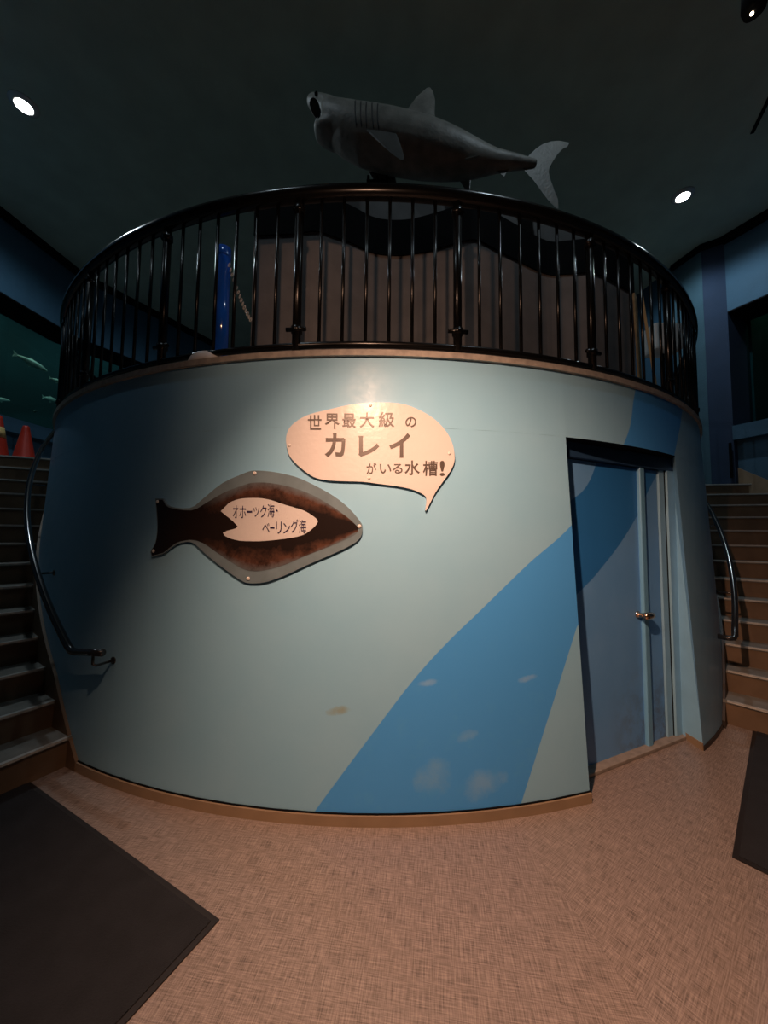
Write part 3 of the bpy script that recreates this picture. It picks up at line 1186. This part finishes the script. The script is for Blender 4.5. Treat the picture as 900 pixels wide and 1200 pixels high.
BUBBLE = [(-6.635, 2.015), (-6.666, 2.065), (-6.408, 2.114), (-5.757, 2.157), (-4.853, 2.19), (-3.538, 2.214), (-1.908, 2.242), (-0.606, 2.255), (0.695, 2.26), (1.999, 2.256), (2.981, 2.239), (4.13, 2.2), (4.953, 2.158), (5.693, 2.098), (6.132, 2.037), (6.321, 1.975), (6.31, 1.92), (5.985, 1.864), (5.402, 1.802), (4.827, 1.74), (4.42, 1.68), (4.098, 1.634), (4.034, 1.637), (4.132, 1.679), (4.07, 1.715), (3.624, 1.738), (2.986, 1.756), (2.033, 1.77), (0.607, 1.783), (-0.66, 1.794), (-2.09, 1.797), (-3.37, 1.802), (-4.346, 1.819), (-5.182, 1.859), (-5.866, 1.903), (-6.395, 1.952)]
FISH = [(-18.277, 1.706), (-17.447, 1.705), (-16.775, 1.657), (-14.666, 1.644), (-13.474, 1.7), (-11.841, 1.79), (-9.91, 1.849), (-9.117, 1.861), (-7.698, 1.853), (-5.851, 1.823), (-4.34, 1.774), (-2.856, 1.713), (-1.682, 1.645), (-0.807, 1.57), (-0.629, 1.538), (-0.729, 1.485), (-1.339, 1.442), (-2.735, 1.389), (-4.703, 1.323), (-6.409, 1.262), (-7.864, 1.224), (-9.071, 1.217), (-9.7, 1.23), (-10.683, 1.27), (-12.047, 1.332), (-13.119, 1.385), (-14.234, 1.44), (-15.683, 1.426), (-16.945, 1.367), (-18.12, 1.346), (-18.293, 1.376), (-17.85, 1.435), (-17.79, 1.528), (-18.099, 1.647)]
# the printed fish stops short of the board's edge round the body
PRINT = [(-18.2, 1.698), (-17.5, 1.697), (-16.8, 1.650), (-14.5, 1.630), (-13.2, 1.672), (-11.6, 1.735), (-9.9, 1.778), (-9.1, 1.790), (-7.7, 1.786), (-5.9, 1.758), (-4.3, 1.712), (-2.9, 1.652), (-1.8, 1.595), (-1.05, 1.545), (-0.95, 1.525), (-1.1, 1.500), (-1.8, 1.470), (-3.0, 1.430), (-4.8, 1.375), (-6.4, 1.322), (-7.9, 1.290), (-9.0, 1.285), (-9.8, 1.300), (-10.8, 1.338), (-12.1, 1.393), (-13.2, 1.438), (-14.3, 1.455), (-15.7, 1.435), (-16.9, 1.376), (-18.05, 1.354), (-18.2, 1.378), (-17.78, 1.435), (-17.72, 1.528), (-18.0, 1.645)]
PATCH = [(-11.781, 1.624), (-11.139, 1.67), (-10.302, 1.694), (-9.346, 1.7), (-8.402, 1.698), (-7.584, 1.686), (-6.772, 1.666), (-5.976, 1.649), (-5.077, 1.629), (-4.405, 1.601), (-4.012, 1.577), (-4.003, 1.557), (-4.368, 1.525), (-5.006, 1.492), (-5.875, 1.475), (-7.092, 1.462), (-8.45, 1.453), (-9.972, 1.454), (-10.825, 1.467), (-11.33, 1.483), (-11.47, 1.499), (-11.111, 1.51), (-10.394, 1.525), (-10.26, 1.537), (-10.674, 1.566), (-11.319, 1.599)]
T1 = [('世', [(-4.974, 2.097), (-3.9, 2.096), (-5.018, 2.185), (-3.938, 2.184)]), ('界', [(-3.655, 2.099), (-2.512, 2.098), (-3.694, 2.193), (-2.545, 2.192)]), ('最', [(-2.305, 2.108), (-1.252, 2.108), (-2.333, 2.192), (-1.274, 2.192)]), ('大', [(-0.977, 2.109), (0.153, 2.109), (-0.999, 2.198), (0.136, 2.199)]), ('級', [(0.475, 2.112), (1.685, 2.114), (0.46, 2.202), (1.677, 2.204)]), ('の', [(2.527, 2.115), (3.357, 2.117), (2.525, 2.175), (3.358, 2.177)])]
T2 = [('カ', [(-3.587, 1.936), (-2.006, 1.936), (-3.645, 2.076), (-2.051, 2.076)]), ('レ', [(-1.014, 1.939), (0.551, 1.94), (-1.045, 2.059), (0.531, 2.06)]), ('イ', [(1.302, 1.935), (2.904, 1.937), (1.285, 2.078), (2.902, 2.081)])]
T3 = [('が', [(-0.385, 1.84), (0.36, 1.84), (-0.399, 1.903), (0.349, 1.903)]), ('い', [(0.598, 1.843), (1.471, 1.844), (0.589, 1.897), (1.465, 1.898)]), ('る', [(1.551, 1.844), (2.315, 1.845), (1.545, 1.899), (2.312, 1.9)]), ('水', [(2.474, 1.836), (3.626, 1.837), (2.471, 1.92), (3.629, 1.922)]), ('槽', [(3.867, 1.833), (4.999, 1.835), (3.871, 1.92), (5.009, 1.923)]), ('!', [(5.162, 1.835), (5.538, 1.836), (5.173, 1.923), (5.551, 1.924)])]
U1 = [('オ', [(-10.689, 1.583), (-10.228, 1.583), (-10.758, 1.658), (-10.294, 1.658)]), ('ホ', [(-10.144, 1.583), (-9.582, 1.583), (-10.207, 1.655), (-9.642, 1.655)]), ('ー', [(-9.535, 1.614), (-9.097, 1.614), (-9.552, 1.626), (-9.114, 1.626)]), ('ツ', [(-8.987, 1.591), (-8.497, 1.591), (-9.031, 1.647), (-8.539, 1.647)]), ('ク', [(-8.436, 1.587), (-7.917, 1.588), (-8.488, 1.657), (-7.966, 1.657)]), ('海', [(-7.859, 1.588), (-7.289, 1.588), (-7.915, 1.666), (-7.341, 1.666)]), ('・', [(-7.198, 1.622), (-7.05, 1.622), (-7.205, 1.633), (-7.057, 1.633)])]
U2 = [('ベ', [(-8.199, 1.502), (-7.628, 1.502), (-8.239, 1.556), (-7.666, 1.557)]), ('ー', [(-7.609, 1.524), (-7.246, 1.524), (-7.618, 1.535), (-7.255, 1.535)]), ('リ', [(-7.113, 1.495), (-6.665, 1.495), (-7.16, 1.565), (-6.709, 1.565)]), ('ン', [(-6.556, 1.499), (-6.022, 1.499), (-6.592, 1.557), (-6.056, 1.557)]), ('グ', [(-5.969, 1.503), (-5.396, 1.504), (-6.013, 1.579), (-5.437, 1.579)]), ('海', [(-5.361, 1.5), (-4.792, 1.5), (-5.402, 1.576), (-4.83, 1.577)])]

bs = thing('speech_bubble_sign', 'cream speech bubble sign with dark Japanese lettering on the blue wall', 'sign', pol(0, rd(2) + .01, 2.0))
sheet('board', BUBBLE, .002, .016, M['cream'], bs, 3)
lettering('character', T1, .0178, M['ink'], bs, .012)
lettering('character', T2, .0178, M['ink'], bs, .03)
lettering('character', T3[:3], .0178, M['ink'], bs, .012)
lettering('character', T3[3:], .0178, M['ink'], bs, .013)
screws([(-6.394, 2.006), (-0.164, 2.241), (5.921, 1.968), (-0.19, 1.816)], .016, bs, .009)
fs_ = thing('fish_sign', 'brown flatfish shaped sign with a pale fish label, left of the speech bubble', 'sign', pol(-9, rd(1.5) + .01, 1.5))
sheet('board', FISH, .002, .014, M['acrylic'], fs_, 3)
sheet('printed_fish', PRINT, .0142, .0152, M['fish_print'], fs_, 3)
nl = sheet('name_label', PATCH, .0154, .0168, M['cream'], fs_, 3)
lettering('character', U1, .0182, M['navyink'], nl, .006)
lettering('character', U2, .0182, M['navyink'], nl, .006)
screws([(-18.0, 1.685), (-17.967, 1.382), (-9.105, 1.845), (-0.857, 1.542), (-9.153, 1.242)], .0145, fs_, .011)

# ------------------------------------------------------------------ stairs either side of the drum
def wall_r(phi):
    """distance from the drum's axis to the room wall in direction phi"""
    d = Vector((sin(radians(phi)), -cos(radians(phi))))
    c = Vector((XC, YC))
    best = 7.0
    for ln in (offset(LEFT, .10), PILLAR, offset(RIGHT, .10), BACK):
        for a, b in zip(ln, ln[1:]):
            a, b = Vector(a), Vector(b)
            e = b - a
            det = d.x * (-e.y) + e.x * d.y
            if abs(det) < 1e-9:
                continue
            w_ = a - c
            t = (w_.x * (-e.y) + e.x * w_.y) / det
            s = (d.x * w_.y - d.y * w_.x) / det
            if t > 0 and -1e-6 <= s <= 1 + 1e-6:
                best = min(best, t)
    return best


def staircase(sgn, p0, dp, z1, dz, label):
    st = thing('staircase', label, 'stairs', pol(sgn * p0, 5.0, 0))
    n = 14
    for k in range(1, n + 1):
        z = z1 + dz * (k - 1)
        zb = 0 if k == 1 else z1 + dz * (k - 2)
        a = p0 + dp * (k - 1)
        b = a + dp if k < n else a + 62
        nose = .25
        # riser
        bm = bmesh.new()
        r0 = rd(zb) + .002
        aa = a + nose
        w0 = min(wall_r(sgn * aa), wall_r(sgn * (aa + .3))) - .006
        ring_sector(bm, sgn * aa, sgn * (aa + .35), r0, w0, zb, z - .022, 1)
        link_mesh('riser', bm, M['riser'], st)
        # tread
        bm = bmesh.new()
        m_ = 1 if k < n else 24
        rows = []
        for i in range(m_ + 1):
            ph = a + .12 + (b + .6 - a) * i / m_
            w_ = wall_r(sgn * ph) - .006
            rows.append([bm.verts.new(pol(sgn * ph, q, zz)) for q, zz in ((rd(z) + .002, z - .022), (w_, z - .022), (w_, z), (rd(z) + .002, z))])
        for x_, y_ in zip(rows, rows[1:]):
            for q in range(4):
                bm.faces.new((x_[q], x_[(q + 1) % 4], y_[(q + 1) % 4], y_[q]))
        bm.faces.new(rows[0]); bm.faces.new(rows[-1])
        link_mesh('tread' if k < n else 'landing', bm, M['tread'], st)
        # metal nosing
        bm = bmesh.new()
        w_ = wall_r(sgn * a) - .008
        ring_sector(bm, sgn * (a - .02), sgn * (a + .30), rd(z) + .03, w_, z - .012, z + .003, 1)
        link_mesh('nosing', bm, M['nosing'], st)
    # sloping skirting against the drum
    bm = bmesh.new()
    rows = []
    zline = lambda ph: z1 + dz * (ph - p0) / dp
    nn_ = 40
    for i in range(nn_ + 1):
        ph = p0 - 1.2 + (p0 + dp * 13 - (p0 - 1.2)) * i / nn_
        zt = min(max(min(zline(ph) + .10, .056 + (ph - p0 + 1.2) * .085), .055), H - .03)
        zl = max(0.0, zline(ph) - .25)
        rows.append([bm.verts.new(pol(sgn * ph, rd(q) + o_, q)) for q, o_ in ((zl, .0), (zl, .018), (zt, .018), (zt, .0))])
    for x_, y_ in zip(rows, rows[1:]):
        for q in range(4):
            bm.faces.new((x_[q], x_[(q + 1) % 4], y_[(q + 1) % 4], y_[q]))
    bm.faces.new(rows[0]); bm.faces.new(rows[-1])
    link_mesh('skirting', bm, M['riser'] if sgn < 0 else M['skirt_shaded'], st)
    return st


staircase(-1, 26.03, 3.091, .183, .171, 'curved staircase with metal nosings rising round the left of the drum')
staircase(1, 40.62, 3.179, .188, .176, 'curved staircase with metal nosings rising round the right of the drum')

# tan skirting on the right outer wall, following the steps
bm = bmesh.new()
rl = offset(RIGHT, .075)
t1 = (rl[1] - rl[0]).normalized()
pa, pb = rl[0], rl[0] + t1 * 1.05
q = [(pa, 2.56), (pb, 1.80)]
lowz = [(pa, 2.2), (pb, 1.3)]
for (p_, zt), (_, zb) in zip(q, lowz):
    pass
vs = []
for p_, zt, zb in ((pa, 2.56, 2.2), (pb, 1.80, 1.3)):
    for o_ in (0, .025):
        n_ = Vector((-t1.y, t1.x)) * o_
        vs.append(bm.verts.new((p_.x + n_.x, p_.y + n_.y, zb)))
        vs.append(bm.verts.new((p_.x + n_.x, p_.y + n_.y, zt)))
for f_ in ((0, 1, 5, 4), (2, 3, 7, 6), (1, 3, 7, 5), (0, 2, 6, 4), (0, 1, 3, 2), (4, 5, 7, 6)):
    bm.faces.new([vs[i] for i in f_])
struct(link_mesh('trim_3', bm, M['tan']))


# ------------------------------------------------------------------ hand rails along the drum
def handrail(name, sgn, pts, label, brackets, seg_smooth=True):
    h_ = thing(name, label, 'handrail', pol(sgn * pts[0][0], rd(.8) + .12, pts[0][1]))
    bm = bmesh.new()
    P3 = [pol(sgn * a, rd(z) + off, z) for a, z, off in pts]
    tube(bm, P3, .021, 12)
    link_mesh('tube', bm, M['rail'], h_, True)
    for a, z in brackets:
        bm = bmesh.new()
        tube(bm, [pol(sgn * a, rd(z) + .12, z - .015), pol(sgn * a, rd(z) + .12, z - .07), pol(sgn * a, rd(z) + .10, z - .085), pol(sgn * a, rd(z - .085) + .0, z - .085)], .008, 8)
        link_mesh('bracket', bm, M['rail'], h_, True)
        bm = bmesh.new()
        n_ = Vector((sin(radians(sgn * a)), -cos(radians(a)), 0))
        t_ = Vector((cos(radians(sgn * a)), sin(radians(sgn * a)), 0))
        lathe(bm, [(.0, 0), (.022, 0), (.022, .006), (0, .006)], pol(sgn * a, rd(z - .085) - .001, z - .085), 14, (t_, Vector((0, 0, 1)), n_))
        link_mesh('rosette', bm, M['rail'], h_, True)
    return h_


zl = lambda a: .765 + .0535 * (a - 24.6)
pl_ = [(20.55, .79, .12), (22.0, .78, .12), (23.8, .762, .12), (24.4, .763, .12), (24.9, .782, .12)] + [(a, zl(a), .12) for a in [25.6 + 1.2 * i for i in range(36)]]
handrail('handrail', -1, pl_, 'dark tubular handrail climbing the left flank of the drum', [(21.6, .785), (34.0, zl(34.0)), (48, zl(48)), (60, zl(60))])
zr_ = lambda a: .79 + .0545 * (a - 41.0)
pr_ = [(40.0, .70, .02), (40.0, .70, .09), (40.1, .705, .112), (40.3, .72, .12), (40.7, .765, .12)] + [(a, zr_(a), .12) for a in [41.2 + 1.2 * i for i in range(30)]]
hr = handrail('handrail', 1, pr_, 'dark tubular handrail climbing the right flank of the drum', [(46.5, zr_(46.5)), (58, zr_(58))])

# ------------------------------------------------------------------ floor mats
def floor_mat_obj(A, u, lu, v, lv, label):
    A, u, v = Vector(A), Vector(u).normalized(), Vector(v).normalized()
    root = thing('floor_mat', label, 'mat', (A.x, A.y, 0))
    def rect(e, z0, z1, mtl, nm):
        bm = bmesh.new()
        c = [A + u * e + v * e, A + u * (lu - e) + v * e, A + u * (lu - e) + v * (lv - e), A + u * e + v * (lv - e)]
        prism(bm, [tuple(q) for q in c], z0, z1)
        link_mesh(nm, bm, mtl, root)
    rect(0, .0005, .006, M['mat_edge'], 'rubber_border')
    rect(.022, .006, .010, M['mat_pile'], 'pile')


floor_mat_obj((-.62, 1.483), (-.891, .4535), 1.80, (-.4535, -.891), 1.25, 'large dark charcoal floor mat at the foot of the left stairs')
floor_mat_obj((1.655, 1.782), (.745, .668), 1.78, (.668, -.745), 1.2, 'dark brown floor mat cut off at the foot of the right stairs')

# ------------------------------------------------------------------ traffic cones on the left landing
def cone(loc, hgt, rb, label, bandz=None):
    t = thing('traffic_cone', label, 'cone', loc)
    bm = bmesh.new()
    lathe(bm, [(rb, 0), (rb, .02), (rb * .92, .03), (rb * .86, .05), (rb * .30, hgt * .93), (rb * .26, hgt * .98), (rb * .16, hgt), (0, hgt)], loc, 24)
    link_mesh('cone_body', bm, M['cone'], t, True)
    bm = bmesh.new()
    box(bm, (loc[0], loc[1], loc[2] + .012), rb * 2.15, rb * 2.15, .024, None, .008)
    link_mesh('base', bm, M['cone'], t)
    if bandz:
        a, b = bandz
        f_ = lambda z: rb * .86 + (rb * .30 - rb * .86) * (z - .05) / (hgt * .93 - .05) + .003
        bm = bmesh.new()
        lathe(bm, [(f_(a), a), (f_(b), b), (f_(b) - .004, b), (f_(a) - .004, a)], loc, 24)
        link_mesh('band', bm, M['yellow'], t, True)


ZLAND = .183 + .171 * 13
cone((-4.70, 4.62, ZLAND), .46, .125, 'small plain red traffic cone on the left landing, nearer the drum')
cone((-5.08, 4.62, ZLAND), .60, .155, 'taller red traffic cone with a yellow band at the left edge', (.30, .44))

# ------------------------------------------------------------------ fish in the left aquarium
def swim(p, L, yaw, pitch, mtl, label, group=None):
    t = thing('fish', label, 'fish', p)
    bm = bmesh.new()
    secs = []
    prof = [(-.5, .004, .003), (-.44, .04, .025), (-.3, .085, .05), (-.1, .105, .06), (.1, .09, .05), (.28, .05, .026), (.38, .025, .012)]
    for x, rz, ry in prof:
        secs.append([bm.verts.new((x * L, ry * L * cos(a), rz * L * sin(a) + .05 * L * (.25 - x * x))) for a in [2 * pi * k / 12 for k in range(12)]])
    for a, b in zip(secs, secs[1:]):
        for k in range(12):
            bm.faces.new((a[k], a[(k + 1) % 12], b[(k + 1) % 12], b[k]))
    bm.faces.new(secs[0]); bm.faces.new(secs[-1])
    Mx = Matrix.Translation(p) @ Matrix.Rotation(yaw, 4, 'Z') @ Matrix.Rotation(pitch, 4, 'Y')
    bmesh.ops.transform(bm, matrix=Mx, verts=bm.verts[:])
    link_mesh('body', bm, mtl, t, True)
    for nm, ol in (('tail', [(.36, .025), (.50, .10), (.46, .0), (.50, -.10), (.36, -.01)]), ('dorsal_fin', [(-.12, .10), (.02, .155), (.10, .09)]), ('pelvic_fin', [(-.05, -.09), (.05, -.15), (.10, -.07)])):
        bm = bmesh.new()
        f0 = [bm.verts.new((x * L, -.004 * L, z * L)) for x, z in ol]
        f1 = [bm.verts.new((x * L, .004 * L, z * L)) for x, z in ol]
        bm.faces.new(f0[::-1]); bm.faces.new(f1)
        for i in range(len(ol)):
            j = (i + 1) % len(ol)
            bm.faces.new((f0[i], f0[j], f1[j], f1[i]))
        bmesh.ops.transform(bm, matrix=Mx, verts=bm.verts[:])
        link_mesh(nm, bm, mtl, t)
    return t


swim(Vector((-6.55, 6.44, 4.59)), .62, radians(-94), radians(-4), M['silver_fish'], 'largest pale fish gliding high in the left aquarium')
swim(Vector((-6.53, 6.95, 4.47)), .34, radians(-88), radians(3), M['silver_fish'], 'pale fish half hidden by the railing in the left aquarium')
swim(Vector((-6.52, 6.84, 4.05)), .44, radians(-80), radians(8), M['silver_fish'], 'pale fish low down beside the drum rim in the left aquarium')
swim(Vector((-6.58, 6.02, 3.73)), .30, radians(-90), radians(14), M['silver_fish'], 'pale fish just over the taller cone in the left aquarium')
swim(Vector((-6.54, 6.57, 3.72)), .22, radians(-60), radians(20), M['dark_fish'], 'small dark fish over the smaller cone in the left aquarium')
swim(Vector((6.10, 5.92, 4.67)), .22, radians(60), radians(-20), M['dark_fish'], 'dim greenish fish behind the glass of the right aquarium')

# ------------------------------------------------------------------ lamps and fittings, some of them out of view
for i, p in enumerate(ATRIUM_LAMPS[:2]):
    lab = ('bright recessed ceiling lamp at the upper left of the dark ceiling', 'bright recessed ceiling lamp to the right above the railing')[i]
    t = thing('ceiling_lamp', lab, 'lamp', p)
    bm = bmesh.new()
    lathe(bm, [(.13, 0), (.13, -.010), (.09, -.03), (.078, -.03), (.075, 0)], (p[0], p[1], ZC - .001), 32)
    link_mesh('trim_ring', bm, M['reflector'], t, True)
    bm = bmesh.new()
    lathe(bm, [(0, -.028), (.075, -.028), (.075, -.02), (0, -.02)], (p[0], p[1], ZC), 32)
    link_mesh('lens', bm, M['lamp'], t)
for k_, (hx, hy, top, low) in enumerate([(q_[0][0], q_[0][1], ZH, 3.125) for q_ in HALL_LAMPS] + [(q_[0], q_[1], ZC, 6.12) for q_ in ATRIUM_LAMPS[2:]]):  # unseen lamp housings: the hall lamps and the two added atrium lamps
    bm = bmesh.new()
    lathe(bm, [(.045, top), (.045, low), (.036, low), (.036, top - .02)], (hx, hy, 0), 20)
    struct(link_mesh('trim_%d' % (5 + k_), bm, M['blackmatt'], None, True))
lt = thing('spotlight', 'small black spotlight glinting on the dark beam at the top right', 'lamp', (1.27, 1.16, 3.34))
bm = bmesh.new()
lathe(bm, [(.0, 0), (.03, 0), (.035, .02), (.03, .10), (0, .10)], (1.27, 1.135, 3.33), 16)
link_mesh('housing', bm, M['blackmatt'], lt, True)
bm = bmesh.new()
lathe(bm, [(0, -.004), (.005, -.004), (.005, .002), (0, .002)], (1.265, 1.14, 3.33), 12)
link_mesh('lens', bm, M['lampwarm'], lt)
el = thing('emergency_light', 'small lit white emergency light box on the blue pillar at right', 'lamp', (4.99, 5.76, 5.0))
t_ = (pp[1] - pp[0]).normalized()
n_ = Vector((t_.y, -t_.x))
A3 = (Vector((t_.x, t_.y, 0)), Vector((n_.x, n_.y, 0)), Vector((0, 0, 1)))
ec = Vector((pp[0].x + t_.x * .275, pp[0].y + t_.y * .275, 4.97))
bm = bmesh.new()
box(bm, ec + A3[1] * .03, .13, .06, .24, A3, .01)
link_mesh('housing', bm, M['blackmatt'], el)
bm = bmesh.new()
box(bm, ec + A3[1] * .064, .085, .012, .19, A3, .004)
link_mesh('lens', bm, M['exitlamp'], el)
# stanchion on the right landing
bm = bmesh.new()
tube(bm, [(5.20, 5.32, 2.40), (5.20, 5.32, 2.93)], .018, 10)
tag(link_mesh('thin_post', bm, M['blackmatt']), 'thin dark upright post at the top of the right stairs', 'post')
# slots in the ceiling
bm = bmesh.new()
for a, b in (((4.227, 3.878), (4.02, 3.45)), ):
    a, b = Vector((*a, ZC - .006)), Vector((*b, ZC - .006))
    t_ = (b - a).normalized()
    box(bm, (a + b) / 2, (b - a).length, .035, .012, (t_, Vector((-t_.y, t_.x, 0)), Vector((0, 0, 1))))
struct(link_mesh('trim_4', bm, M['blackmatt']))
